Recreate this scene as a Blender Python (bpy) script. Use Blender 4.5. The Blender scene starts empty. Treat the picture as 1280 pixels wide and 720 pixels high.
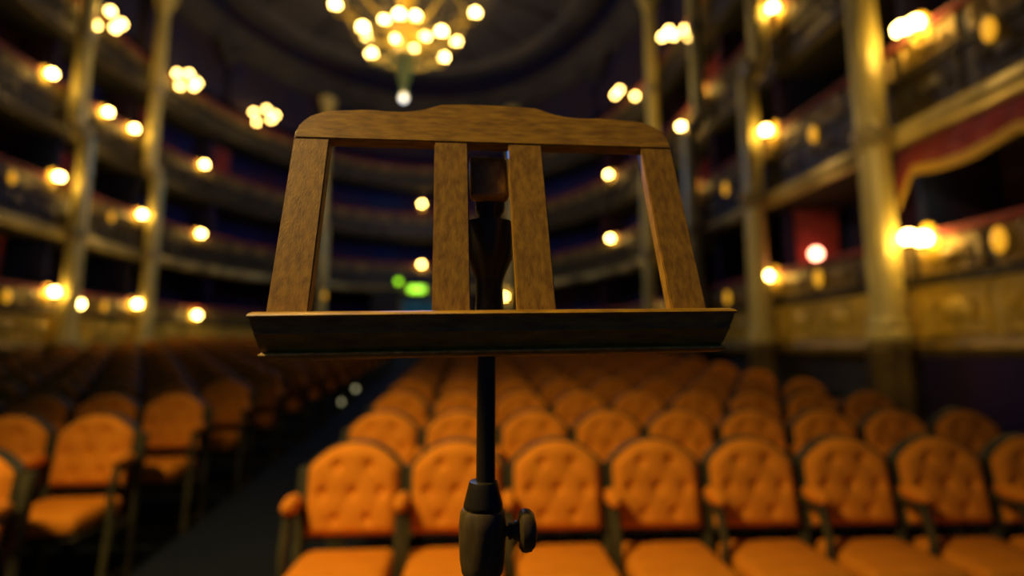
import bpy, bmesh, math, random
from mathutils import Vector, Matrix
random.seed(7)
C = bpy.context.scene.collection
S = bpy.context.scene
PI = math.pi
EYE = 1.58                       # height of the lens above the front of the stalls floor
def Zc(h): return EYE + h

# ---------------------------------------------------------------- materials
def mat(name, col, rough=.6, metal=0., noise=None, bump=None, sheen=0., spec=.4, emis=None, estr=0., coat=0.):
    m = bpy.data.materials.new(name); m.use_nodes = True
    nt = m.node_tree; b = nt.nodes['Principled BSDF']
    b.inputs['Base Color'].default_value = (*col, 1)
    b.inputs['Roughness'].default_value = rough
    b.inputs['Metallic'].default_value = metal
    b.inputs['Specular IOR Level'].default_value = spec
    b.inputs['Sheen Weight'].default_value = sheen
    b.inputs['Coat Weight'].default_value = coat
    if emis:
        b.inputs['Emission Color'].default_value = (*emis, 1)
        b.inputs['Emission Strength'].default_value = estr
    tc = nt.nodes.new('ShaderNodeTexCoord'); mp = nt.nodes.new('ShaderNodeMapping')
    nt.links.new(tc.outputs['Object'], mp.inputs['Vector'])
    if noise:                    # (second colour, scale, (sx,sy,sz), detail)
        col2, sc, st, det = noise
        mp.inputs['Scale'].default_value = st
        n = nt.nodes.new('ShaderNodeTexNoise'); n.inputs['Scale'].default_value = sc; n.inputs['Detail'].default_value = det
        r = nt.nodes.new('ShaderNodeValToRGB')
        r.color_ramp.elements[0].position = .35; r.color_ramp.elements[1].position = .68
        r.color_ramp.elements[0].color = (*col, 1); r.color_ramp.elements[1].color = (*col2, 1)
        nt.links.new(mp.outputs['Vector'], n.inputs['Vector'])
        nt.links.new(n.outputs['Fac'], r.inputs['Fac']); nt.links.new(r.outputs['Color'], b.inputs['Base Color'])
    if bump:                     # (scale, strength, distance)
        n2 = nt.nodes.new('ShaderNodeTexNoise'); n2.inputs['Scale'].default_value = bump[0]; n2.inputs['Detail'].default_value = 5
        bp = nt.nodes.new('ShaderNodeBump'); bp.inputs['Strength'].default_value = bump[1]; bp.inputs['Distance'].default_value = bump[2]
        nt.links.new(mp.outputs['Vector'] if noise else tc.outputs['Object'], n2.inputs['Vector'])
        nt.links.new(n2.outputs['Fac'], bp.inputs['Height']); nt.links.new(bp.outputs['Normal'], b.inputs['Normal'])
    return m
M = {}
M['wood_h'] = mat('stand_wood_horizontal_grain', (.42, .235, .012), .45, noise=((.21, .108, .007), 7, (5, 22, 22), 12), bump=(26, .25, .001), coat=.1)
M['wood_v'] = mat('stand_wood_upright_grain', (.38, .21, .012), .45, noise=((.20, .102, .007), 7, (22, 22, 6), 12), bump=(26, .25, .001), coat=.1)
M['wood_highlight'] = mat('ledge_edge_painted_highlight', (.62, .40, .05), .4, noise=((.22, .12, .012), 9, (6, 1, 1), 5))  # lighter wood that paints in a lit line on the ledge bead
M['wood_dark'] = mat('dark_stained_wood', (.10, .072, .022), .4, noise=((.05, .036, .012), 5, (18, 18, 4), 6), bump=(30, .2, .001))
M['iron'] = mat('blackened_metal', (.035, .030, .015), .36, .4, bump=(60, .1, .0005))
M['velvet'] = mat('orange_velvet', (.85, .30, .016), .8, noise=((.74, .25, .012), 9, (1, 1, 1), 4), sheen=.0, spec=.15)
M['frame'] = mat('chair_frame_dark_wood', (.045, .044, .018), .65, noise=((.085, .075, .026), 6, (1, 1, 1), 3), spec=.15)
M['gold'] = mat('gilded_plaster', (.34, .23, .045), .38, .25, noise=((.12, .085, .025), 2.2, (1, 1, 1), 5), bump=(14, .9, .03))
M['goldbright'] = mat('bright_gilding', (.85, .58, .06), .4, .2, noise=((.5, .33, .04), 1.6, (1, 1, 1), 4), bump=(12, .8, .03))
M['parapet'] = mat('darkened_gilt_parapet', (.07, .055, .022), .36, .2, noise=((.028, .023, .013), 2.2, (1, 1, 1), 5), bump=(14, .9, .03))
M['cream'] = mat('cream_gilt_moulding', (.82, .66, .22), .3, .1, noise=((.10, .08, .03), 1.1, (1, 1, 1), 3), bump=(9, .4, .02))  # dark patches break the pale tone to imitate scattered lamp glints
M['column'] = mat('column_gilt_plaster', (.80, .66, .17), .38, .1, noise=((.58, .47, .12), 3, (1, 1, .35), 4), bump=(10, .5, .02))
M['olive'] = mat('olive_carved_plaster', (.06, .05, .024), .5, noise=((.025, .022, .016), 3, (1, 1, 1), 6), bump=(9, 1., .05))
M['redwall'] = mat('red_wallcloth_navy_shade', (.045, .010, .03), .9, noise=((.006, .022, .09), .55, (1, 1, .2), 2))  # navy patches put the blue shade of the boxes into the cloth
M['redvelvet'] = mat('crimson_velvet', (.30, .035, .025), .8, noise=((.2, .02, .016), 5, (1, 1, 1), 3), sheen=.2)
M['fringe'] = mat('gold_fringe', (.75, .48, .06), .5, .1, bump=(60, .6, .01))
M['dado'] = mat('dark_dado', (.035, .030, .018), .7, noise=((.018, .016, .012), 1.2, (1, 1, .3), 3))
M['floor'] = mat('dark_carpet', (.016, .022, .022), .95, noise=((.010, .013, .015), 30, (1, 1, 1), 4), spec=.1)
M['stage'] = mat('stage_boards', (.05, .03, .018), .6, noise=((.03, .018, .01), 4, (1, 12, 1), 5))
M['ceil'] = mat('ceiling_plaster', (.06, .052, .034), .8, noise=((.03, .028, .026), .8, (1, 1, 1), 5), bump=(3, .6, .06))
M['navy'] = mat('dark_upper_wall', (.012, .014, .045), .85, noise=((.03, .014, .022), .7, (1, 1, 1), 3))
M['globe'] = mat('lit_globe', (.9, .8, .5), .4, emis=(1., .62, .15), estr=45)
M['bulb'] = mat('lit_chandelier_bulb', (.9, .8, .5), .4, emis=(1., .62, .15), estr=40)
M['candle'] = mat('lit_candelabra_bulb', (.9, .8, .5), .4, emis=(1., .6, .14), estr=22)
M['amber'] = mat('lit_amber_glass', (.6, .3, .03), .3, emis=(1., .45, .02), estr=.9)
M['crystal'] = mat('pale_glass_drop', (.9, .86, .7), .15, emis=(1., .82, .42), estr=3.5)  # shine of the glass finial is put in as emission
M['pink'] = mat('lit_rose_lamp', (.9, .5, .4), .4, emis=(1., .3, .17), estr=14)
M['green'] = mat('lit_green_panel', (.2, .8, .1), .4, emis=(.42, 1., .008), estr=2.4)
M['white_mark'] = mat('lit_sign_mark', (.8, .9, .6), .4, emis=(.5, 1., .08), estr=2.6)
M['steplight'] = mat('lit_step_lens', (.1, .1, .06), .4, emis=(.8, .72, .36), estr=1.)
M['door'] = mat('teal_painted_door', (.05, .32, .34), .6, noise=((.03, .22, .24), 4, (1, 1, .3), 3))

# ---------------------------------------------------------------- helpers
def obj(name, bm, m, parent=None, smooth=True):
    me = bpy.data.meshes.new(name)
    bmesh.ops.recalc_face_normals(bm, faces=bm.faces[:])
    bm.to_mesh(me); bm.free()
    if smooth:
        for p in me.polygons: p.use_smooth = True
        me.set_sharp_from_angle(angle=math.radians(38))
    me.materials.append(M[m] if isinstance(m, str) else m)
    o = bpy.data.objects.new(name, me); C.objects.link(o)
    if parent: o.parent = parent
    return o
def tag(o, label, cat, group=None, kind=None):
    o['label'] = label; o['category'] = cat
    if group: o['group'] = group
    if kind: o['kind'] = kind
    return o
def thing(name, label, cat, loc=(0, 0, 0), rz=0., group=None, kind='thing'):
    o = bpy.data.objects.new(name, None); C.objects.link(o)
    o.empty_display_size = .1
    o.location = loc; o.rotation_euler = (0, 0, rz)
    return tag(o, label, cat, group, kind)
def struct(name, bm, m, smooth=True):
    o = obj(name, bm, m, None, smooth); o['kind'] = 'structure'; return o
def dup(root, loc, rz, label):
    r = root.copy(); C.objects.link(r); r.location = loc; r.rotation_euler = (0, 0, rz); r['label'] = label
    for ch in list(root.children):
        c = ch.copy(); C.objects.link(c); c.parent = r
        for g in list(ch.children):
            d = g.copy(); C.objects.link(d); d.parent = c
    return r
def B(): return bmesh.new()
def box(bm, x0, x1, y0, y1, z0, z1, bev=0., seg=2, f=None):
    v = [bm.verts.new((x, y, z)) for x in (x0, x1) for y in (y0, y1) for z in (z0, z1)]
    q = [(0, 1, 3, 2), (4, 6, 7, 5), (0, 4, 5, 1), (2, 3, 7, 6), (0, 2, 6, 4), (1, 5, 7, 3)]
    fs = [bm.faces.new([v[i] for i in t]) for t in q]
    vs = v
    if bev:
        es = list({e for fa in fs for e in fa.edges})
        r = bmesh.ops.bevel(bm, geom=es, offset=bev, segments=seg, affect='EDGES', profile=.5)
        vs = list({w for fa in r['faces'] for w in fa.verts} | {w for w in v if w.is_valid})
        vs = list({w for w in vs})
        extra = {w for w in bm.verts if w.is_valid and any(fa in r['faces'] for fa in w.link_faces)}
        vs = list(set(vs) | extra)
    if f:
        for w in vs: w.co = f(w.co)
    return vs
def lathe(bm, prof, seg=20, c=(0, 0, 0), axis='z', cap=True):
    rings = []
    for r, h in prof:
        ring = []
        for i in range(seg):
            a = 2 * PI * i / seg; p = (r * math.cos(a), r * math.sin(a), h)
            if axis == 'x': p = (p[2], p[0], p[1])
            if axis == 'y': p = (p[0], p[2], p[1])
            ring.append(bm.verts.new((c[0] + p[0], c[1] + p[1], c[2] + p[2])))
        rings.append(ring)
    for a, b in zip(rings, rings[1:]):
        for i in range(seg):
            j = (i + 1) % seg; bm.faces.new((a[i], a[j], b[j], b[i]))
    if cap:
        bm.faces.new(rings[0][::-1]); bm.faces.new(rings[-1])
def tube(bm, pts, r, seg=8):
    pts = [Vector(p) for p in pts]; rings = []
    for i, p in enumerate(pts):
        t = (pts[min(i + 1, len(pts) - 1)] - pts[max(i - 1, 0)]).normalized()
        a = t.cross(Vector((0, 0, 1)));
        if a.length < 1e-3: a = t.cross(Vector((0, 1, 0)))
        a.normalize(); b = t.cross(a); rr = r[i] if isinstance(r, (list, tuple)) else r
        rings.append([bm.verts.new(p + a * rr * math.cos(2 * PI * k / seg) + b * rr * math.sin(2 * PI * k / seg)) for k in range(seg)])
    for a, b in zip(rings, rings[1:]):
        for i in range(seg):
            j = (i + 1) % seg; bm.faces.new((a[i], a[j], b[j], b[i]))
    bm.faces.new(rings[0][::-1]); bm.faces.new(rings[-1])
def ball(bm, c, r, sub=2, sz=1.):
    bmesh.ops.create_icosphere(bm, subdivisions=sub, radius=r, matrix=Matrix.Translation(c) @ Matrix.Diagonal((1, 1, sz, 1)))
def prism(bm, outline, n0, n1, f, bev=0.):
    """outline in the (x, s) plane pushed from n0 to n1; f maps (x, n, s) to local space"""
    a = [bm.verts.new((x, n0, s)) for x, s in outline]; b = [bm.verts.new((x, n1, s)) for x, s in outline]
    fs = [bm.faces.new(a), bm.faces.new(b[::-1])]
    for i in range(len(a)):
        j = (i + 1) % len(a); fs.append(bm.faces.new((a[i], b[i], b[j], a[j])))
    if bev:
        es = list(fs[0].edges) + list(fs[1].edges)
        bmesh.ops.bevel(bm, geom=es, offset=bev, segments=2, affect='EDGES')
    for v in bm.verts: v.co = f(v.co)

# ---------------------------------------------------------------- plan of the house: a horseshoe round the stalls
AX, AA, BB, Y0 = -2.2, 8.0, 10.0, 15.0
def horseshoe(ystart=2., step=.5, n=72):
    out = []
    y = ystart
    while y < Y0 - .01: out.append((Vector((AX + AA, y, 0)), Vector((1, 0, 0)))); y += step
    for i in range(n + 1):
        t = PI * i / n
        p = Vector((AX + AA * math.cos(t), Y0 + BB * math.sin(t), 0))
        out.append((p, Vector((math.cos(t) / AA, math.sin(t) / BB, 0)).normalized()))
    y = Y0 - step
    while y > ystart - .01: out.append((Vector((AX - AA, y, 0)), Vector((-1, 0, 0)))); y -= step
    return out
PATH = horseshoe()
def near(x, y):
    """closest place on the horseshoe: point and outward direction"""
    best = min(PATH, key=lambda q: (q[0].x - x) ** 2 + (q[0].y - y) ** 2)
    if y < Y0: s = 1 if x > AX else -1; return Vector((AX + s * AA, y, 0)), Vector((s, 0, 0))
    t = math.atan2((y - Y0) / BB, (x - AX) / AA)
    return Vector((AX + AA * math.cos(t), Y0 + BB * math.sin(t), 0)), Vector((math.cos(t) / AA, math.sin(t) / BB, 0)).normalized()
def sweep(bm, path, prof, closed=False, ends=True):
    rings = [[bm.verts.new((p.x + n.x * o, p.y + n.y * o, Zc(h))) for o, h in prof] for p, n in path]
    k = len(prof)
    for a, b in zip(rings, rings[1:]):
        for i in range(k if closed else k - 1):
            j = (i + 1) % k; bm.faces.new((a[i], a[j], b[j], b[i]))
    if closed and ends:
        bm.faces.new(rings[0][::-1]); bm.faces.new(rings[-1])
right = [q for q in PATH if q[0].x > AX + 2.0]
left = [q for q in PATH if q[0].x < AX - 2.0]
back = [q for q in PATH if abs(q[0].x - AX) < 2.6]
sideR = [q for q in PATH if q[0].x > AX and q[0].y <= 20.2]
sideL = [q for q in PATH if q[0].x < AX and q[0].y <= 20.2]
sideB = [q for q in PATH if q[0].y >= 19.6]

# floor of the stalls: level in front, then raked
def floorZ(y): return max(0., .07 * (y - 3.))
bm = B()
xs = (-14, 10); ys = [1.5, 2, 3, 6, 10, 14, 18, 22, 28.5]
rows = [[bm.verts.new((x, y, floorZ(y))) for x in xs] for y in ys]
for a, b in zip(rows, rows[1:]): bm.faces.new((a[0], a[1], b[1], b[0]))
struct('floor', bm, 'floor')
bm = B(); box(bm, -13, 9, -3., 1.45, -.2, .36); struct('stage_floor', bm, 'stage', False)
# walls behind the boxes and under the first tier
for nm, pth in (('wall_right', sideR), ('wall_left', sideL), ('wall_back', sideB)):
    bm = B(); sweep(bm, pth, [(1.7, -1.7), (1.7, 10.4), (1.9, 10.4), (1.9, -1.7)], True); struct(nm, bm, 'redwall')
    bm = B(); sweep(bm, pth, [(.76, 10.4), (1.9, 10.4), (1.9, 10.5), (.76, 10.5)], True); struct(nm.replace('wall_', 'ceiling_'), bm, 'navy')
    bm = B(); sweep(bm, pth, [(.75, 10.0), (.75, 13.0), (1., 13.0), (1., 10.0)], True); struct(nm.replace('wall_', 'wall_upper_'), bm, 'navy')
for nm, pth in (('wall_lower_right', right), ('wall_lower_left', left)):
    bm = B(); sweep(bm, pth, [(.2, -1.7), (.2, -.12), (.4, -.12), (.4, -1.7)], True); struct(nm, bm, 'dado')
    bm = B(); sweep(bm, pth, [(.2, -.75), (.14, -.72), (.14, -.62), (.2, -.58)], True); struct('trim_1' if 'right' in nm else 'trim_2', bm, 'dado')
# dark red panel on the lower right wall nearest the stage
bm = B(); box(bm, 5.86, 5.98, 3.2, 6.0, Zc(-1.45), Zc(-.06), .02); struct('trim_3', bm, 'redwall')
# ceiling with its round rosette
bm = B(); box(bm, -13, 9, 0, 28.5, Zc(13.0), Zc(13.3)); struct('ceiling', bm, 'navy', False)
bm = B()
prof = [(0, 12.95), (1.2, 12.95), (1.3, 12.8), (1.6, 12.8), (1.7, 12.93), (3.0, 12.93), (3.1, 12.75), (3.5, 12.75), (3.6, 12.92), (6.0, 12.9), (6.2, 12.6), (6.8, 12.55), (7.1, 12.7), (7.2, 12.99)]
lathe(bm, [(r, Zc(h)) for r, h in prof], 72, (AX, 15.6, 0), cap=False)
for i in range(16):
    a = 2 * PI * i / 16
    p0 = Vector((AX + 3.7 * math.cos(a), 15.6 + 3.7 * math.sin(a), Zc(12.86))); p1 = Vector((AX + 6.0 * math.cos(a), 15.6 + 6.0 * math.sin(a), Zc(12.84)))
    tube(bm, [p0, p1], .09, 6)
struct('trim_4', bm, 'ceil')
bm = B(); sweep(bm, PATH, [(.75, 12.1), (.4, 12.2), (.2, 12.6), (-.1, 12.75), (-.15, 12.98), (.75, 12.98)], True); struct('trim_5', bm, 'ceil')

# ---------------------------------------------------------------- balcony tiers
def relief(bm, path, o, h0, h1, pitch=.95, gap=.14):
    """raised carved panels with an oval boss, repeated along the parapet"""
    acc = 0.; pts = path; L = [0.]
    for a, b in zip(pts, pts[1:]): L.append(L[-1] + (b[0] - a[0]).length)
    def at(s):
        for i in range(len(L) - 1):
            if L[i + 1] >= s:
                t = (s - L[i]) / (L[i + 1] - L[i]); p = pts[i][0].lerp(pts[i + 1][0], t); n = pts[i][1].lerp(pts[i + 1][1], t).normalized(); return p, n
        return pts[-1]
    s = .2
    while s + pitch < L[-1]:
        p, n = at(s + pitch / 2); tx = Vector((-n.y, n.x, 0)); w = (pitch - gap) / 2; hm = (h0 + h1) / 2; hh = (h1 - h0) / 2
        def put(u, d, h): q = p + tx * u + n * (o - d); return (q.x, q.y, Zc(h))
        ring = []
        for k, (fw, fh, d) in enumerate(((1, 1, 0), (.96, .94, .035), (.84, .8, .035), (.8, .74, .012))):
            ring.append([bm.verts.new(put(sx * w * fw, d, hm + sz * hh * fh)) for sx, sz in ((-1, -1), (1, -1), (1, 1), (-1, 1))])
        for a, b in zip(ring, ring[1:]):
            for i in range(4): bm.faces.new((a[i], a[(i + 1) % 4], b[(i + 1) % 4], b[i]))
        bm.faces.new(ring[-1])
        c = bm.verts.new(put(0, .075, hm)); r1 = []; r2 = []
        for i in range(14):
            a = 2 * PI * i / 14
            r1.append(bm.verts.new(put(math.cos(a) * w * .3, .05, hm + math.sin(a) * hh * .42)))
            r2.append(bm.verts.new(put(math.cos(a) * w * .42, .012, hm + math.sin(a) * hh * .58)))
        for i in range(14):
            j = (i + 1) % 14; bm.faces.new((c, r1[i], r1[j])); bm.faces.new((r1[i], r2[i], r2[j], r1[j]))
        for sx in (-1, 1):                       # scroll either side of the boss
            tube(bm, [put(sx * w * .5, .03, hm - hh * .5), put(sx * w * .66, .045, hm), put(sx * w * .5, .03, hm + hh * .5)], .022, 5)
        s += pitch
def tier(name, label, paths, base, o, ht, panelmat, group='balcony tiers'):
    r = thing(name, label, 'balcony', (AX, Y0, 0), 0, group)
    def part(nm, bm, m):
        bmesh.ops.translate(bm, verts=bm.verts, vec=(-AX, -Y0, 0)); return obj(nm, bm, m, r)
    bm = B()
    for p in paths: sweep(bm, p, [(o + .14, base - .2), (o + 1.66, base - .2), (o + 1.66, base), (o + .14, base)], True)
    part('floor_slab', bm, 'dado')
    bm = B()
    for p in paths: sweep(bm, p, [(o + .16, base - .24), (o + .07, base - .2), (o + .01, base - .13), (o + .0, base - .07), (o + .05, base - .02), (o + .07, base + .05), (o + .16, base + .06)], True)
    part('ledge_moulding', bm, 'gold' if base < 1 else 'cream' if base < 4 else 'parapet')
    bm = B(); hp = ht * .52
    for p in paths: sweep(bm, p, [(o + .12, base), (o + .12, base + hp), (o + .26, base + hp), (o + .26, base)], True)
    pb = part('panel_band', bm, panelmat)
    bm = B()
    for p in paths: relief(bm, p, o + .12, base + .08, base + hp - .03)
    bmesh.ops.translate(bm, verts=bm.verts, vec=(-AX, -Y0, 0)); obj('carved_relief', bm, panelmat, pb)
    bm = B()
    for p in paths: sweep(bm, p, [(o + .14, base + hp), (o + .06, base + hp + .02), (o + .06, base + hp + .07), (o + .16, base + hp + .1), (o + .12, base + hp + .3), (o + .14, base + ht - .08), (o + .26, base + ht - .08), (o + .28, base + hp)], True)
    up = part('parapet', bm, 'olive')
    bm = B()
    for p in paths: relief(bm, p, o + .13, base + hp + .13, base + ht - .1)
    bmesh.ops.translate(bm, verts=bm.verts, vec=(-AX, -Y0, 0)); obj('garland_trim', bm, 'gold', up)
    bm = B()
    for p in paths: sweep(bm, p, [(o + .08, base + ht - .08), (o + .04, base + ht - .03), (o + .08, base + ht + .03), (o + .2, base + ht + .06), (o + .3, base + ht + .03), (o + .34, base + ht - .03), (o + .3, base + ht - .08)], True)
    part('handrail', bm, 'redvelvet')
    return r
T1R = [q for q in right]; T1L = [q for q in left]
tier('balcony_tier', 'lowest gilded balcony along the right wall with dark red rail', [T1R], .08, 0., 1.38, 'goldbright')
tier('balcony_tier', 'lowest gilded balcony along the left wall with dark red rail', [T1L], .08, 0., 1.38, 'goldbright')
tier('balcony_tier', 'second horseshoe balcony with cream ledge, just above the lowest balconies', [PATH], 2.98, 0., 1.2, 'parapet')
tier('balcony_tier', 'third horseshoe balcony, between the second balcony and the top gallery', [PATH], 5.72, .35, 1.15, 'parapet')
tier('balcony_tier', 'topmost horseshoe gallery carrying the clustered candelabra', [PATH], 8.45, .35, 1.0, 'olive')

# ---------------------------------------------------------------- columns
COLS = [(5.6, 3.7), (5.6, 6.15), (5.6, 9.05), (5.6, 11.7), (5.6, 14.8), (-10, 10.6), (-10, 13.4), (-10, 16.3), (-6.7, 23.2), (2.0, 23.4)]
CLAB = ['gilded column nearest the stage on the right, standing before the balconies', 'broad gilded column second from the stage on the right side',
        'gilded column third from the stage on the right side', 'slim-looking gilded column fourth from the stage on the right side',
        'gilded column fifth from the stage on the right, beside the desk corner', 'gilded column nearest the stage on the left side',
        'pale gilded column second from the stage on the left side', 'gilded column third from the stage on the left, beside a candelabrum',
        'gilded column at the back, left of the green sign', 'gilded column at the back, right of the green sign']
proto = None
def col_parts(r):
    zb = 0
    bm = B(); lathe(bm, [(.27, -1.8), (.27, -.1), (.29, -.05), (.29, .05), (.24, .1)], 8); obj('pedestal', bm, 'gold', r)
    bm = B(); lathe(bm, [(.27, .1), (.27, .2), (.23, .25), (.25, .32), (.22, .4)], 20); obj('base', bm, 'column', r)
    for i, (h0, h1) in enumerate(((.4, 2.7), (3.05, 5.45), (5.8, 8.2), (8.55, 11.2))):
        bm = B(); w = .20 - .004 * i; sb = .3 if i > 1 else 0
        k = 24; rings = []
        for h, rr in ((h0, w), ((h0 + h1) / 2, w * .99), (h1, w * .93)):
            rings.append([bm.verts.new((sb + (rr - (.012 if j % 2 else 0)) * math.cos(2 * PI * j / k), (rr - (.012 if j % 2 else 0)) * math.sin(2 * PI * j / k), h)) for j in range(k)])
        for a, b in zip(rings, rings[1:]):
            for j in range(k): bm.faces.new((a[j], a[(j + 1) % k], b[(j + 1) % k], b[j]))
        bm.faces.new(rings[0][::-1]); bm.faces.new(rings[-1])
        obj('shaft', bm, 'column', r)
        if i < 3:
            bm = B(); lathe(bm, [(w * .93, h1), (w * 1.12, h1 + .05), (w * .98, h1 + .1), (w * 1.28, h1 + .2), (w * 1.28, h1 + .26), (w * 1.0, h1 + .35)], 20, ((.3 if i > 1 else .15 if i else 0), 0, 0)); obj('ring_moulding', bm, 'cream', r)
    bm = B(); lathe(bm, [(.18, 11.2), (.24, 11.24), (.2, 11.3), (.23, 11.5), (.34, 11.75), (.38, 11.8), (.38, 11.9)], 16, (.3, 0, 0))
    for i in range(8):
        a = 2 * PI * i / 8; c, s = math.cos(a), math.sin(a)
        tube(bm, [(.3 + .2 * c, .2 * s, 11.3), (.3 + .27 * c, .27 * s, 11.55), (.3 + .38 * c, .38 * s, 11.7), (.3 + .4 * c, .4 * s, 11.62)], [.05, .05, .04, .025], 5)
    obj('capital', bm, 'column', r)
for (x, y), lab in zip(COLS, CLAB):
    p, n = near(x, y); q = p - n * .2
    rz = math.atan2(n.y, n.x)
    if proto is None:
        proto = thing('gilded_column', lab, 'column', (q.x, q.y, EYE), rz, 'gilded columns round the house'); col_parts(proto)
    else: dup(proto, (q.x, q.y, EYE), rz, lab)
# arch ribs springing from column to column under the ceiling, each with its spandrel bracket
order = [(5.6, 3.7), (5.6, 6.15), (5.6, 9.05), (5.6, 11.7), (5.6, 14.8), (4.9, 19.2), (2.0, 23.4), (-6.7, 23.2), (-9.3, 19.4), (-10, 16.3), (-10, 13.4), (-10, 10.6)]
bm = B()
for (a, b) in zip(order, order[1:]):
    pa, na = near(*a); pb, nb = near(*b)
    pts = []
    for i in range(17):
        t = i / 16; m = pa.lerp(pb, t); pm, nm = near(m.x, m.y)
        mm = pm + nm * .3
        pts.append((mm.x, mm.y, Zc(11.3 + 1.3 * math.sqrt(max(0, 1 - (2 * t - 1) ** 2)))))
    tube(bm, pts, .13, 8)
struct('trim_6', bm, 'ceil')
# partitions between the boxes, behind every column and half-way along the curve
for (x, y) in COLS[:5] + COLS[5:8] + [(4.9, 19.2), (-9.3, 19.4), (2.0, 23.4), (-6.7, 23.2)]:
    p, n = near(x, y); t = Vector((-n.y, n.x, 0)) * .05
    bm = B()
    def wall(h0, h1, o0):
        a, b = p + n * o0, p + n * 1.66
        v = [bm.verts.new((q.x, q.y, Zc(h))) for h in (h0, h1) for q in (a - t, b - t, b + t, a + t)]
        for f in ((0, 1, 2, 3), (7, 6, 5, 4), (0, 4, 5, 1), (1, 5, 6, 2), (2, 6, 7, 3), (3, 7, 4, 0)): bm.faces.new([v[i] for i in f])
    for h0, h1, o0 in ((.1, 2.75, .42), (3.0, 5.5, .42), (5.74, 8.22, .75), (8.47, 10.0, .8)): wall(h0, h1, o0)
    struct('partition_wall', bm, 'redwall', False)

# ---------------------------------------------------------------- wall lamps on the balcony fronts
def sconce(x, y, h, label, tier_o, globes=1, stuck=None):
    p, n = near(x, y); face = tier_o + .1 if stuck is None else stuck
    r = thing('globe_sconce', label, 'wall lamp', (p.x + n.x * face, p.y + n.y * face, Zc(h)), math.atan2(n.y, n.x), 'globe sconces on the balconies')
    # local x points outwards to the wall
    bm = B()
    ring = []
    for d, sc in ((.0, 1.), (-.025, .95), (-.04, .7), (-.02, .55), (-.05, .25)):
        ring.append([bm.verts.new((d, .15 * sc * math.cos(a), -.06 + .27 * sc * math.sin(a))) for a in [2 * PI * k / 18 for k in range(18)]])
    for a, b in zip(ring, ring[1:]):
        for k in range(18): bm.faces.new((a[k], a[(k + 1) % 18], b[(k + 1) % 18], b[k]))
    bm.faces.new(ring[-1]); bm.faces.new(ring[0][::-1])
    obj('backplate', bm, 'goldbright', r)
    for g in range(globes):
        dy = (g - (globes - 1) / 2) * .2; dz = 0 if globes == 1 else (.03 if g else -.03)
        bm = B(); tube(bm, [(-.03, 0, -.12), (-.1, dy * .5, -.2), (-.18, dy, -.18), (-.19, dy, -.1 + dz)], .014, 7)
        lathe(bm, [(.03, -.12), (.05, -.09), (.045, -.075)], 12, (-.19, dy, dz)); obj('arm', bm, 'gold', r)
        bm = B(); ball(bm, (-.19, dy, dz), .093, 2); obj('globe', bm, 'globe', r)
    return r
LOW, SEC, THI = 'lowest', 'second', 'third'
SC = [ # x, y, h, tier, globes, label
 (-10.1, 13.06, 1.37, 0., 1, 'glowing globe sconce on lowest left balcony, nearest the stage'),
 (-10.1, 13.88, 1.14, 0., 1, 'glowing globe sconce on lowest left balcony, set lower, second from the stage'),
 (-10.1, 16.08, 1.34, 0., 1, 'glowing globe sconce on lowest left balcony, third from the stage'),
 (-9.63, 18.57, 1.16, 0., 1, 'glowing globe sconce on lowest left balcony, farthest from the stage'),
 (5.8, 5.75, 1.40, 0., 2, 'bright two-globe sconce on lowest right balcony, before the broad column'),
 (5.8, 8.93, 1.37, 0., 1, 'glowing globe sconce on lowest right balcony, second from the stage'),
 (5.8, 15.23, 1.44, 0., 1, 'glowing globe sconce on lowest right balcony, low behind the desk corner'),
 (-10.1, 12.82, 4.21, 0., 1, 'glowing globe sconce on second left balcony, nearest the stage'),
 (-10.1, 13.70, 3.72, 0., 1, 'glowing globe sconce on second left balcony, set lower, second from the stage'),
 (-10.1, 15.95, 4.11, 0., 1, 'glowing globe sconce on second left balcony, third from the stage'),
 (-9.66, 18.48, 4.10, 0., 1, 'glowing globe sconce on second left balcony, farthest from the stage'),
 (-2.34, 25.0, 4.17, 0., 1, 'glowing globe sconce on second balcony at the back, just above green sign'),
 (5.4, 18.01, 4.12, 0., 1, 'glowing globe sconce on second right balcony, farthest from the stage'),
 (5.8, 15.26, 4.20, 0., 1, 'glowing globe sconce on second right balcony, fourth from the stage'),
 (5.8, 11.92, 4.16, 0., 1, 'glowing globe sconce on second right balcony, third from the stage'),
 (5.8, 8.69, 4.18, 0., 1, 'glowing globe sconce on second right balcony, second from the stage'),
 (5.8, 5.56, 4.19, 0., 2, 'bright two-globe sconce on second right balcony, nearest the stage'),
 (-10.5, 12.71, 6.84, .35, 1, 'glowing globe sconce on third left balcony, nearest the stage'),
 (-10.5, 14.68, 6.80, .35, 1, 'glowing globe sconce on third left balcony, second from the stage'),
 (-10.5, 15.81, 6.81, .35, 1, 'glowing globe sconce on third left balcony, third from the stage'),
 (-9.85, 18.87, 6.82, .35, 1, 'glowing globe sconce on third left balcony, farthest from the stage'),
 (-2.41, 25.3, 7.4, .35, 1, 'glowing globe sconce on third balcony at the back, high above green sign'),
 (5.5, 18.68, 6.86, .35, 1, 'glowing globe sconce on third right balcony, farthest from the stage'),
 (6.1, 13.13, 6.33, .35, 1, 'glowing globe sconce on third right balcony, set lower, third from the stage'),
 (6.1, 11.98, 6.86, .35, 1, 'glowing globe sconce on third right balcony, second from the stage'),
 (6.1, 8.75, 6.81, .35, 1, 'glowing globe sconce on third right balcony, nearest the stage')]
for x, y, h, o, g, lab in SC: sconce(x, y, h, lab, o, g)
sconce(2.0, 23.4, 2.39, 'glowing globe sconce on the back column right of the green sign', 0, 1, -.37)
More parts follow.
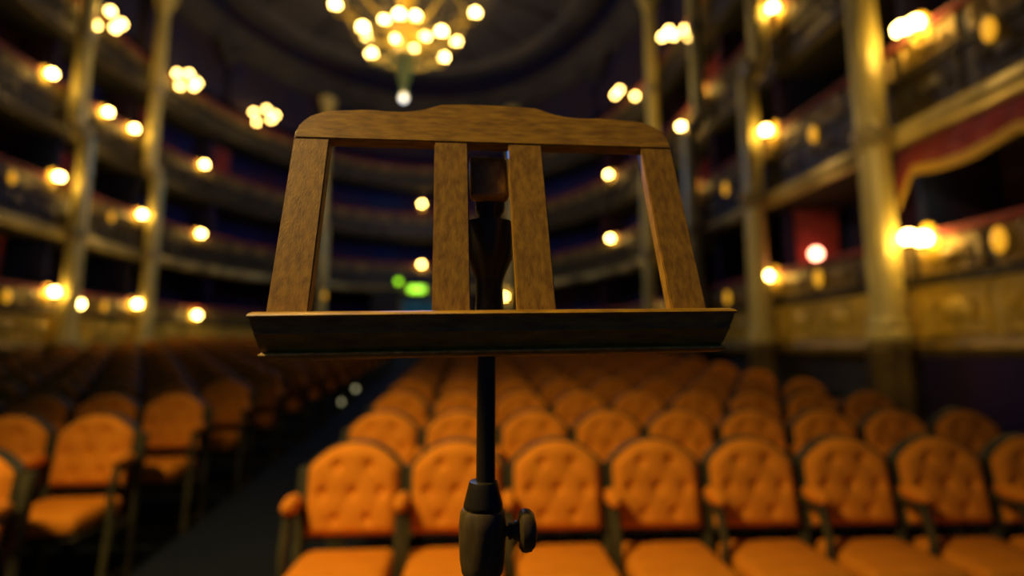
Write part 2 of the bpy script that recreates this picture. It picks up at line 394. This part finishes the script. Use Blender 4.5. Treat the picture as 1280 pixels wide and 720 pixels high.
# dim amber ovals between the sconces
def amber(x, y, h, lab, o=0., stuck=None):
    p, n = near(x, y); f = o + .1 if stuck is None else stuck
    r = thing('amber_oval_lamp', lab, 'wall lamp', (p.x + n.x * f, p.y + n.y * f, Zc(h)), math.atan2(n.y, n.x), 'amber oval lamps on the balconies')
    bm = B(); lathe(bm, [(.10, 0), (.10, -.02), (.07, -.035)], 16, axis='x')
    for v in bm.verts: v.co.z *= 1.7
    obj('backplate', bm, 'gold', r)
    bm = B(); bmesh.ops.create_icosphere(bm, subdivisions=2, radius=1, matrix=Matrix.Translation((-.06, 0, 0)) @ Matrix.Diagonal((.045, .075, .15, 1)))
    obj('amber_glass', bm, 'amber', r)
for x, y, h, lab in [(-10.2, 11.75, 3.81, 'dim amber oval lamp on second left balcony, nearest the stage'),
 (-10.2, 11.97, 1.15, 'dim amber oval lamp on lowest left balcony, nearest the stage'),
 (-10.2, 14.97, 1.17, 'dim amber oval lamp on lowest left balcony, between two globe sconces'),
 (-10.2, 14.9, 3.75, 'dim amber oval lamp on second left balcony, between two globe sconces'),
 (5.8, 4.72, 3.58, 'dim amber oval lamp on second right balcony, nearest the stage'),
 (5.8, 4.88, 1.19, 'large-looking amber oval lamp on lowest right balcony, nearest the stage'),
 (5.8, 7.6, 3.62, 'dim amber oval lamp on second right balcony, second from the stage'),
 (5.8, 7.74, 1.16, 'dim amber oval lamp on lowest right balcony, second from the stage'),
 (5.8, 10.52, 3.62, 'dim amber oval lamp on second right balcony, third from the stage'),
 (5.8, 10.67, 1.13, 'dim amber oval lamp on lowest right balcony, beside the desk corner')]: amber(x, y, h, lab)
amber(-6.7, 23.2, 2.35, 'amber oval lamp on the back column left of the green sign', 0, -.37)
# clustered candelabra on the top gallery
def candelabrum(x, y, h, lab, lit, wide=1.):
    p, n = near(x, y)
    r = thing('candelabrum', lab, 'candelabrum', (p.x + n.x * .43, p.y + n.y * .43, Zc(h)), math.atan2(n.y, n.x), 'candelabra on the top gallery')
    bm = B(); lathe(bm, [(.12, 0), (.11, -.03), (.05, -.06)], 14, axis='x'); obj('backplate', bm, 'gold', r)
    bm = B(); tube(bm, [(-.04, 0, 0), (-.25, 0, -.08), (-.42, 0, .0)], .025, 8); lathe(bm, [(.02, -.1), (.06, -.03), (.03, .05), (.05, .1)], 12, (-.42, 0, 0)); obj('stem', bm, 'gold', r)
    spots = [(-.6, .12, .14), (-.1, -.1, -.15), (-.84, 0, -.14), (-.12, .1, .2), (-.58, -.15, -.18)]
    for sx, sy, sz in spots[:lit]:
        sx = -.42 + (sx + .42) * wide
        bm = B(); tube(bm, [(-.42, 0, 0), ((sx - .42) / 2, sy * .6, -.08), (sx, sy, sz - .1)], .014, 6); obj('arm', bm, 'gold', r)
        bm = B(); ball(bm, (sx, sy, sz), .095, 2); obj('globe', bm, 'candle', r)
for a in [(-10.4, 13.9, 9.2, 'candelabrum of small globes on the top gallery, nearest the stage on the left', 5),
 (-10.1, 17.5, 9.4, 'candelabrum of small globes on the top gallery, second on the left', 5),
 (-8.3, 20.5, 9.8, 'candelabrum of small globes on the top gallery, farthest on the left', 5, 1.7),
 (6.1, 12.6, 8.85, 'candelabrum of small globes on the top gallery, nearest the stage on the right', 5),
 (5.85, 16.8, 9.3, 'candelabrum of small globes on the top gallery, farthest on the right', 3)]: candelabrum(*a)

# ---------------------------------------------------------------- chandelier
CH = thing('chandelier', 'great gilded chandelier with rings of glowing bulbs hanging from the ceiling', 'chandelier', (AX, 15.9, Zc(9.6)))
bm = B(); tube(bm, [(0, 0, 2.6), (0, 0, 3.4)], .05, 8); obj('hanging_rod', bm, 'gold', CH)
bm = B(); lathe(bm, [(.05, -1.2), (.12, -1.1), (.06, -.95), (.16, -.75), (.22, -.4), (.34, -.15), (.46, .1), (.3, .35), (.18, .6), (.26, .8), (.42, 1.0), (.3, 1.3), (.14, 1.7), (.2, 2.0), (.34, 2.2), (.1, 2.5), (.06, 2.65)], 28)
obj('central_body', bm, 'goldbright', CH)
bm = B(); ball(bm, (0, 0, -1.32), .11, 3, 1.15); obj('finial', bm, 'crystal', CH)
def ring_of(rad, h, count, ph, r0, h0, br):
    bm = B(); pts = [(rad * .86 * math.cos(2 * PI * i / 48), rad * .86 * math.sin(2 * PI * i / 48), h - .2) for i in range(49)]
    tube(bm, pts, .035, 6); obj('ring', bm, 'goldbright', CH)
    for i in range(count):
        a = 2 * PI * (i + ph) / count; c, s = math.cos(a), math.sin(a)
        bm = B()
        tube(bm, [(q * c, q * s, z) for q, z in ((r0, h0), (r0 + (rad - r0) * .35, h0 - .22), (r0 + (rad - r0) * .75, h - .38), (rad * .97, h - .34), (rad, h - .12))], [.045, .04, .035, .03, .025], 6)
        tube(bm, [(q * c, q * s, z) for q, z in ((rad * .75, h - .38), (rad * .68, h - .2), (rad * .78, h - .12), (rad * .82, h - .22))], .02, 5)
        lathe(bm, [(.02, -.2), (.08, -.14), (.1, -.1), (.03, -.08)], 10, (rad * c, rad * s, h))
        am = obj('arm', bm, 'goldbright', CH)
        bm = B(); ball(bm, (rad * c, rad * s, h + .02), br, 2); obj('bulb', bm, 'bulb', am)
ring_of(2.35, 1.85, 8, 0, .35, 1.3, .135)
ring_of(.75, 1.15, 4, .35, .3, 1.0, .125)
ring_of(1.45, .6, 6, .5, .34, .5, .135)
# strings of glass drops between the rings
for i in range(12):
    a = 2 * PI * (i + .5) / 12; c, s = math.cos(a), math.sin(a); bm = B()
    for k in range(9):
        t = k / 8; q = 2.0 + (1.06 - 2.0) * t; z = 1.55 + (.6 - 1.55) * t - .35 * math.sin(PI * t)
        ball(bm, (q * c, q * s, z), .035, 1, 1.3)
    tube(bm, [((2.0 + (1.06 - 2.0) * k / 8) * c, (2.0 + (1.06 - 2.0) * k / 8) * s, 1.55 + (.6 - 1.55) * k / 8 - .35 * math.sin(PI * k / 8)) for k in range(9)], .012, 5)
    obj('glass_string', bm, 'cream', CH)

# ---------------------------------------------------------------- back doors, exit sign
bm = B()
for sx in (-1, 1):
    x0 = AX + (.02 if sx > 0 else -.98); box(bm, x0, x0 + .96, 24.72, 24.8, floorZ(24.7) + .01, Zc(2.35), .01)
    for z0, z1 in ((.25, .95), (1.1, 2.2)): box(bm, x0 + .14, x0 + .82, 24.69, 24.73, floorZ(24.7) + z0, floorZ(24.7) + z1, .012)
struct('door_1', bm, 'door', False)
bm = B()
for x0, x1, z0, z1 in ((AX - 1.15, AX - .99, 0, 2.5), (AX + .99, AX + 1.15, 0, 2.5), (AX - 1.15, AX + 1.15, 2.35, 2.5)):
    box(bm, x0, x1, 24.65, 24.85, (floorZ(24.7) if z0 == 0 else Zc(z0)), Zc(z1), .01)
struct('trim_7', bm, 'gold', False)
bm = B(); box(bm, AX - 2.5, AX - 1.16, 24.8, 24.95, floorZ(24.8), Zc(2.74)); box(bm, AX + 1.16, AX + 2.5, 24.8, 24.95, floorZ(24.8), Zc(2.74)); box(bm, AX - 1.16, AX + 1.16, 24.86, 24.95, floorZ(24.8), Zc(2.74))
struct('wall_lower_back', bm, 'dado', False)
EX = thing('exit_sign', 'glowing green exit sign hung over the back doors', 'sign', (-2.5, 24.45, Zc(3.13)))
bm = B(); box(bm, -.42, .42, -.05, .05, -.46, -.1, .015)
for x in (-.3, .3): tube(bm, [(x, 0, -.1), (x, 0, .0), (x, .65, .0)], .012, 6)
obj('casing', bm, 'iron', EX)
bm = B(); box(bm, -.39, .39, -.062, -.05, -.43, -.13, .004); obj('lit_panel', bm, 'green', EX)
bm = B()                                           # arrow and doorway marks
prism(bm, [(-.3, -.28), (-.17, -.17), (-.17, -.24), (.0, -.24), (.0, -.32), (-.17, -.32), (-.17, -.39)], -.068, -.0615, lambda v: v.copy())
box(bm, .1, .26, -.068, -.0615, -.39, -.17); obj('arrow_mark', bm, 'white_mark', EX)
tag(EX, 'glowing green exit sign hung over the back doors', 'sign')
bm = B(); lathe(bm, [(.13, 0), (.13, -.05), (.1, -.09), (.03, -.11)], 16, axis='y')
gl = thing('emergency_lamp', 'small round green lamp to the left of the exit sign', 'lamp', (-3.4, 24.62, Zc(3.25)))
obj('green_lens', bm, 'green', gl)
bm = B(); lathe(bm, [(.16, .0), (.16, -.03), (.13, -.03)], 16, axis='y'); obj('rim', bm, 'iron', gl)
# step lights on the aisle side
for x, y, lab in ((-2.40, 9.95, 'small pale step light on the aisle floor, nearer the stage'), (-2.48, 11.6, 'small pale step light on the aisle floor, farther from the stage')):
    r = thing('step_light', lab, 'floor light', (x, y, floorZ(y)), 0, 'step lights in the aisle')
    bm = B(); box(bm, -.06, .06, -.03, .05, -.01, .13, .01); obj('casing', bm, 'iron', r)
    bm = B(); ball(bm, (0, -.035, .07), .045, 2); obj('lens', bm, 'steplight', r)

# ---------------------------------------------------------------- things in the boxes on the right
r = thing('table_lamp', 'rose-glowing lamp inside the red box behind lowest right balcony', 'lamp', (6.45, 8.55, Zc(1.12)))
bm = B(); lathe(bm, [(.1, 0), (.1, .03), (.03, .06), (.025, .4), (.05, .45)], 14); obj('stem', bm, 'gold', r)
bm = B(); ball(bm, (0, 0, .62), .105, 3, 1.1); obj('glass_shade', bm, 'pink', r)
bm = B(); lathe(bm, [(.03, -1.035), (.2, -1.035), (.2, -1.0), (.04, -1.04), (.035, -.06), (.2, -.04), (.2, 0)], 18)
t = thing('side_table', 'small round table under the rose-glowing lamp', 'table', (6.45, 8.55, Zc(1.12)))
obj('pedestal_table', bm, 'dado', t)
def curtain(lab, x, y, h0, h1, width, o, depth=.05, group='red box curtains', turn=0.):
    p, n = near(x, y); r = thing('box_curtain', lab, 'curtain', (p.x + n.x * o, p.y + n.y * o, Zc(h0)), math.atan2(n.y, n.x) + turn, group)
    bm = B(); N = 40; v = []
    for k in (0, 1):
        for z in (0, (h1 - h0) * .5, h1 - h0):
            row = []
            for i in range(N + 1):
                u = -width / 2 + width * i / N
                row.append(bm.verts.new((depth * math.sin(i * 1.15 + z) + k * .02, u * (1 - .12 * math.sin(PI * z / (h1 - h0))), z)))
            v.append(row)
    for k in (0, 3):
        for a, b in ((k, k + 1), (k + 1, k + 2)):
            for i in range(N): bm.faces.new((v[a][i], v[a][i + 1], v[b][i + 1], v[b][i]))
    for i in range(N):
        bm.faces.new((v[0][i], v[0][i + 1], v[3][i + 1], v[3][i])); bm.faces.new((v[2][i], v[2][i + 1], v[5][i + 1], v[5][i]))
    for e in (0, N):
        for a in (0, 1): bm.faces.new((v[a][e], v[a + 1][e], v[a + 4][e], v[a + 3][e]))
    obj('drape', bm, 'redvelvet', r)
    bm = B(); tube(bm, [(.0, -width / 2 - .05, h1 - h0), (.0, width / 2 + .05, h1 - h0)], .02, 6); obj('curtain_rod', bm, 'gold', r)
curtain('dark red curtain beside the rose-glowing lamp in lowest right box', 5.8, 8.88, .1, 2.7, .95, .95, .04, 'red box curtains', math.radians(90))
curtain('dark red curtain in second right box nearest the stage', 5.8, 4.9, 3.0, 5.4, .9, 1.0)
curtain('dark red curtain in third left box, beside the far left column', -10, 17.2, 5.75, 8.1, .9, 1.0)
curtain('dark red curtain in third left box, farther from the stage', -9.2, 19.9, 5.75, 8.1, 1.0, 1.0)
curtain('dark red curtain in second left box between two columns', -10, 14.2, 3.0, 5.4, .8, 1.0)
curtain('dark red curtain in second right box before the corner column', 5.8, 13.6, 3.0, 5.4, .9, 1.0)
curtain('dark red curtain in lowest left box nearest the stage', -10, 12.4, .1, 2.7, .9, 1.0)
curtain('dark red curtain in third right box behind the desk corner', 5.8, 12.6, 5.75, 8.1, .8, 1.0)
# fringed valance hanging from the second balcony over the nearest right box
VA = thing('fringed_valance', 'swagged red valance with gold fringe hung over nearest right box', 'valance', (5.95, 4.6, Zc(2.72)))
def vz(y):                       # lower edge of the swag, y along the box front
    return -.30 - .1 * math.sin(PI * ((y + 1.3) / 1.3 % 1.)) if y < 1.28 else -.30 - .42 * (y - 1.28) / .25
bm = B(); N = 60; rowsv = []
for k in (0, 1):
    for t in (0, .35, .7, 1.):
        rowsv.append([bm.verts.new((k * .03 - .09 * math.sin(PI * t * .8) + .012 * math.sin(i * .9), -1.3 + 2.83 * i / N, (vz(-1.3 + 2.83 * i / N)) * t)) for i in range(N + 1)])
for k in (0, 4):
    for a in range(3):
        for i in range(N): bm.faces.new((rowsv[k + a][i], rowsv[k + a][i + 1], rowsv[k + a + 1][i + 1], rowsv[k + a + 1][i]))
for i in range(N):
    bm.faces.new((rowsv[0][i], rowsv[0][i + 1], rowsv[4][i + 1], rowsv[4][i])); bm.faces.new((rowsv[3][i], rowsv[3][i + 1], rowsv[7][i + 1], rowsv[7][i]))
obj('cloth', bm, 'redvelvet', VA)
bm = B()
for i in range(95):
    y = -1.3 + 2.83 * i / 94; z = vz(y)
    tube(bm, [(-.055, y, z + .02), (-.06, y, z - .05), (-.055, y + .004, z - .12)], [.016, .018, .010], 5)
obj('fringe', bm, 'fringe', VA)

# ---------------------------------------------------------------- theatre seats
SEAT = thing('theatre_seat', '', 'seat', (0, 0, 0), 0, 'orange buttoned theatre seats')
HW, HT, LEAN = .243, .465, .13
BUT = [(-.085, .355), (.085, .355), (-.155, .215), (0, .215), (.155, .215), (-.085, .08), (.085, .08)]
def ztop(x): return HT - .125 * (abs(x) / HW) ** 2.2
def back_mesh():
    bm = B(); NU, NV = 30, 30; g = []
    for j in range(NV + 1):
        row = []
        for i in range(NU + 1):
            u = -1 + 2 * i / NU; v = j / NV
            x = HW * u; z = v * ztop(x)
            d = min(HW - abs(x), z, (ztop(x) - z) * .85)
            e = 1 - (1 - min(d / .055, 1)) ** 2.2
            y = -.018 - .05 * e
            for bx, bz in BUT:
                q = math.hypot(x - bx, z - bz); y += .024 * math.exp(-(q / .026) ** 2) + .006 * math.exp(-(q / .06) ** 2)
            # diagonal pleats joining the buttons
            for bx, bz in BUT:
                for cx, cz in BUT:
                    if cz > bz and math.hypot(cx - bx, cz - bz) < .2:
                        tt = ((x - bx) * (cx - bx) + (z - bz) * (cz - bz)) / ((cx - bx) ** 2 + (cz - bz) ** 2)
                        if 0 <= tt <= 1:
                            dd = abs((x - bx) * (cz - bz) - (z - bz) * (cx - bx)) / math.hypot(cx - bx, cz - bz); y += .007 * math.exp(-(dd / .011) ** 2)
            row.append(bm.verts.new((x, y + (z) * LEAN, z + .60)))
        g.append(row)
    for a, b in zip(g, g[1:]):
        for i in range(NU): bm.faces.new((a[i], a[i + 1], b[i + 1], b[i]))
    return bm
obj('backrest', back_mesh(), 'velvet', SEAT)
bm = B(); out = []
for i in range(25):
    x = (HW + .014) * (-1 + 2 * i / 24); out.append((x, HT + .005 - .125 * (abs(x) / (HW + .014)) ** 2.2))
out = out + [(HW + .014, -.02), (-HW - .014, -.02)]
prism(bm, out, -.022, .04, lambda v: Vector((v.x, v.y + v.z * LEAN, v.z + .60)), .008)
obj('back_frame', bm, 'frame', SEAT)
bm = B(); box(bm, -.242, .242, -.47, -.01, .415, .535, .045, 4)
for v in bm.verts:
    if v.co.z > .50: v.co.z += .022 * (1 - (v.co.x / .25) ** 2) * (1 - ((v.co.y + .24) / .25) ** 2)
seat_o = obj('seat', bm, 'velvet', SEAT)
bm = B(); box(bm, -.238, .238, -.43, -.02, .375, .417, .008); obj('seat_frame', bm, 'frame', SEAT)
def side(sx):
    bm = B()
    box(bm, sx - .024, sx + .024, -.02, .04, -.03, .56, .006)                        # rear upright
    box(bm, sx - .024, sx + .024, .035, .095, .5, .93, .006, 2, lambda c: Vector((c.x, c.y + (c.z - .60) * LEAN - .035, c.z)))
    tube(bm, [(sx, -.24, -.02), (sx, -.23, .18), (sx, -.2, .38), (sx, -.22, .58), (sx, -.17, .74)], [.025, .018, .025, .02, .024], 8)   # turned front post
    box(bm, sx - .018, sx + .018, -.21, .0, .33, .40, .006); box(bm, sx - .014, sx + .014, -.22, .0, .03, .07, .005)
    tube(bm, [(sx, -.18, .74), (sx, -.1, .735), (sx, .03, .75)], .024, 8)
    return bm
def arm(sx):
    bm = B(); bmesh.ops.create_uvsphere(bm, u_segments=14, v_segments=10, radius=1, matrix=Matrix.Translation((sx, -.12, .79)) @ Matrix.Diagonal((.04, .105, .045, 1)))
    for v in bm.verts: v.co.z = max(v.co.z, .755)
    return bm
obj('side_frame', side(-.277), 'frame', SEAT); obj('armrest', arm(-.277), 'velvet', SEAT)
ENDSEAT = SEAT.copy(); C.objects.link(ENDSEAT); ENDSEAT.name = 'theatre_seat'
for ch in list(SEAT.children):
    c = ch.copy(); C.objects.link(c); c.parent = ENDSEAT
obj('side_frame', side(.277), 'frame', ENDSEAT); obj('armrest', arm(.277), 'velvet', ENDSEAT)
ORD = ['first', 'second', 'third', 'fourth', 'fifth', 'sixth', 'seventh', 'eighth', 'ninth', 'tenth', 'eleventh', 'twelfth', 'thirteenth', 'fourteenth', 'fifteenth', 'sixteenth']
W = .554; first = {'n': 0, 'e': 0}
def place(r, i, blk):
    if blk == 'R': x = -.603 + W * i; end = i == 8
    else: x = -2.56 - W * i; end = i == 0
    y = 2.916 + .92 * r - .0063 * (x + 1.83) ** 2 - .065     # ref. point is the crest of the back
    lab = f'orange buttoned theatre seat, {ORD[r]} row, {ORD[i]} from the aisle in the {"right" if blk == "R" else "left"} block'
    src, key = (ENDSEAT, 'e') if end else (SEAT, 'n')
    rz = .0126 * (x + 1.83) * -1
    if not first[key]:
        first[key] = 1; src.location = (x, y, floorZ(y)); src.rotation_euler = (0, 0, rz); src['label'] = lab
    else: dup(src, (x, y, floorZ(y)), rz, lab)
LEFTN = [2, 2, 4, 5, 6, 8, 9, 11, 11, 11, 11, 11, 11, 11, 11, 11]
for r in range(15):
    for i in range(9): place(r, i, 'R')
    for i in range(LEFTN[r]): place(r, i, 'L')

# ---------------------------------------------------------------- the music stand
OX, OY, OH = .0251, .5308, .0409
STG = .36
LZ = Zc(OH) - STG
ST = thing('music_stand', 'carved wooden music stand with slatted desk in front of the seats', 'music stand', (OX, OY, STG), math.radians(1.4))
RHO, TI = math.radians(1.0), math.radians(17.2)
def roll(x, b, z): return Vector((x * math.cos(RHO) - z * math.sin(RHO), b, x * math.sin(RHO) + z * math.cos(RHO) + LZ))
def desk(v): return roll(v.x, .022 + v.y * math.cos(TI) + v.z * math.sin(TI), v.z * math.cos(TI) - v.y * math.sin(TI))
half = [(0, .3008), (.03, .3008), (.055, .3003), (.064, .2985), (.073, .2952), (.082, .2912), (.092, .288), (.105, .2852), (.121, .2836), (.138, .2838), (.150, .2850), (.160, .2862), (.168, .2850), (.180, .2836), (.2, .282), (.212, .2805), (.222, .2775), (.231, .2725), (.238, .265), (.243, .256), (.2465, .246), (.2472, .2366)]
CXD = .0087
outl = [(CXD - x, s) for x, s in half[::-1]] + [(CXD + x, s) for x, s in half[1:]]
bm = B(); prism(bm, outl, 0, .017, desk, .0012); obj('top_rail', bm, 'wood_h', ST)
for nm, a, b in (('stile', -.2385, -.1955), ('slat', -.064, -.0212), ('slat', .0318, .0762), ('stile', .2128, .2560)):
    bm = B(); prism(bm, [(a, .0005), (b, .0005), (b, .2362), (a, .2362)], .0006, .0165, desk, .0012); obj(nm, bm, 'wood_v', ST)
# ledge: moulded front with mitred ends
bm = B(); rings = []
for z, ins in ((0., .0055), (-.0016, .0018), (-.004, 0.), (-.0058, .0006), (-.0065, .0026), (-.012, .0036), (-.0205, .0066), (-.0225, .0062), (-.0245, .0075), (-.034, .0108), (-.0385, .0128), (-.0412, .0146), (-.0442, .0112), (-.0458, .0112), (-.0478, .0126), (-.050, .018)):
    x0, x1, b0, b1 = -.2492 + ins * .8, .2802 - ins, ins, .062
    rings.append([bm.verts.new(roll(*p)) for p in ((x0, b0, z), (x1, b0, z), (x1, b1, z), (x0, b1, z))])
for a, b in zip(rings, rings[1:]):
    for i in range(4): bm.faces.new((a[i], a[(i + 1) % 4], b[(i + 1) % 4], b[i]))
bm.faces.new(rings[0]); bm.faces.new(rings[-1][::-1])
ld = obj('ledge', bm, 'wood_h', ST)
bm = B(); rings = []                                # bead along the foot of the ledge, its lit edge painted in lighter wood
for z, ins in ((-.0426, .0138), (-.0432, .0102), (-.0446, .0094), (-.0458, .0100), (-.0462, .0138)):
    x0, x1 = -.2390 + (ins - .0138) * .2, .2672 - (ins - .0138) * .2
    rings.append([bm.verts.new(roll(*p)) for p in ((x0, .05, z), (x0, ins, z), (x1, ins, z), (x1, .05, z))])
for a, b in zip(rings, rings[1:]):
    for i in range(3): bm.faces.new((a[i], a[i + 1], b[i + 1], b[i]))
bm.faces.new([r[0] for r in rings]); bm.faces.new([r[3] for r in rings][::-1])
obj('bead', bm, 'wood_highlight', ld)
PB, PX = .12, .0028
# tilting block on the back of the desk, its neck, and the vase-shaped top of the post
bm = B(); box(bm, -.0185, .0325, .0185, .036, .166, .2315, .006, 3, None)
for v in bm.verts: v.co = desk(v.co)
obj('hinge_block', bm, 'wood_v', ST)
bm = B(); lathe(bm, [(.018, .124), (.0165, .128), (.016, .134), (.0205, .142), (.0215, .148), (.018, .165)], 18, (PX + .004, PB, LZ)); obj('neck', bm, 'iron', ST)
bm = B(); PR = [(.014, -.052), (.0165, -.03), (.0195, 0), (.0185, .02), (.0178, .038), (.0182, .047), (.0225, .060), (.0285, .0743), (.0318, .085), (.0332, .097), (.034, .112), (.0345, .1215), (.0335, .1245), (.031, .1255)]
lathe(bm, PR, 32, (PX + .0035, PB, LZ)); obj('vase_post', bm, 'iron', ST)
bm = B(); lathe(bm, [(.0121, -.23), (.0121, -.05)], 28, (PX, PB, LZ)); obj('pole', bm, 'iron', ST)
bm = B(); lathe(bm, [(.0125, -.2065), (.0172, -.2075), (.0185, -.2105), (.0195, -.215), (.0245, -.234), (.0248, -.2375), (.0235, -.2395)][::-1], 32, (PX - .003, PB, LZ)); obj('collar', bm, 'iron', ST)
bm = B(); lathe(bm, [(.016, -.345), (.019, -.336), (.0195, -.328), (.0205, -.322), (.0255, -.314), (.0280, -.300), (.0295, -.275), (.0296, -.258), (.0282, -.245), (.0255, -.2405), (.0235, -.2398)], 32, (PX - .0035, PB, LZ)); obj('sleeve', bm, 'wood_dark', ST)
kx = PX - .0035
bm = B(); lathe(bm, [(.006, .026), (.006, .031), (.0095, .032), (.0105, .034), (.0085, .037), (.0115, .040), (.0125, .043), (.012, .046)], 20, (kx, PB, LZ - .2685), 'x')
lathe(bm, [(.012, .044), (.020, .0455), (.0245, .049), (.0256, .054), (.0245, .060), (.020, .0645), (.010, .0672), (.002, .0675)], 28, (kx, PB, LZ - .2685), 'x'); obj('thumb_knob', bm, 'wood_dark', ST)
bm = B(); lathe(bm, [(.03, .0), (.03, .14), (.02, .2), (.0155, .3), (.0155, LZ - .34)], 24, (PX - .003, PB, 0)); obj('lower_column', bm, 'wood_dark', ST)
for k in range(3):
    a = 2 * PI * k / 3 + .5; c, s = math.cos(a), math.sin(a)
    bm = B(); tube(bm, [(PX + q * c, PB + q * s, z) for q, z in ((.02, .15), (.1, .16), (.19, .09), (.25, .025), (.28, .02))], [.02, .02, .018, .016, .018], 8); obj('leg', bm, 'wood_dark', ST)

# ---------------------------------------------------------------- light
def lamp(name, kind, loc, col, power, **k):
    l = bpy.data.lights.new(name, kind); l.color = col; l.energy = power
    for a, v in k.items(): setattr(l, a, v)
    o = bpy.data.objects.new(name, l); C.objects.link(o); o.location = loc; return o
def spot(name, loc, to, col, power, size, blend=1., soft=.12):
    o = lamp(name, 'SPOT', loc, col, power, spot_size=math.radians(size), spot_blend=blend, shadow_soft_size=soft)
    o.rotation_euler = (Vector(to) - Vector(loc)).to_track_quat('-Z', 'Y').to_euler(); return o
WARM = (1., .66, .26)
spot('stalls_spotlight', (-2.1, .5, EYE + 2.8), (-.9, 1.7, EYE - 1.), WARM, 820, 99)
spot('stand_fill_spot', (-.78, .27, EYE + .8), (-.05, .56, EYE + .1), WARM, 1.5, 70, .8, .06)  # unseen spot added to light the desk from upper left
spot('wall_fill_spot', (-4., .6, EYE + 5.), (5.9, 6.6, EYE + 1.5), WARM, 1300, 31)  # unseen spot added to brighten the lowest right balcony
spot('wall_fill_spot', (1., .6, EYE + 5.), (-10., 14., EYE + .8), WARM, 800, 22)  # another added, unseen spot, for the lowest left balcony
lamp('chandelier_light', 'POINT', (AX, 15.9, Zc(10.3)), (1., .72, .27), 400, shadow_soft_size=.8)
lamp('blue_fill_light', 'POINT', (AX, 16., Zc(7.)), (.0, .26, 1.), 500, shadow_soft_size=1.2)  # unseen blue light added to tint the box interiors navy
w = bpy.data.worlds.new('blue_shadow_fill'); S.world = w; w.use_nodes = True
bg = w.node_tree.nodes['Background']; bg.inputs[0].default_value = (.04, .17, .70, 1); bg.inputs[1].default_value = .09  # dim blue surround added to tint the shadows

# ---------------------------------------------------------------- camera
cd = bpy.data.cameras.new('camera'); cam = bpy.data.objects.new('camera', cd); C.objects.link(cam)
cd.sensor_width = 36; cd.lens = 620 / 1280 * 36; cd.clip_start = .05
cam.location = (0, 0, EYE)
cam.rotation_euler = (math.radians(90 + 6.9), 0, -.0893)
cd.dof.use_dof = True; cd.dof.focus_distance = .575; cd.dof.aperture_fstop = 1.15
S.camera = cam
S.view_settings.view_transform = 'Standard'; S.view_settings.look = 'None'
S.view_settings.exposure = 0; S.view_settings.gamma = 1; S.view_settings.use_curve_mapping = False
S.cycles.use_denoising = True
S.cycles.max_bounces = 5; S.cycles.diffuse_bounces = 2; S.cycles.sample_clamp_indirect = 3
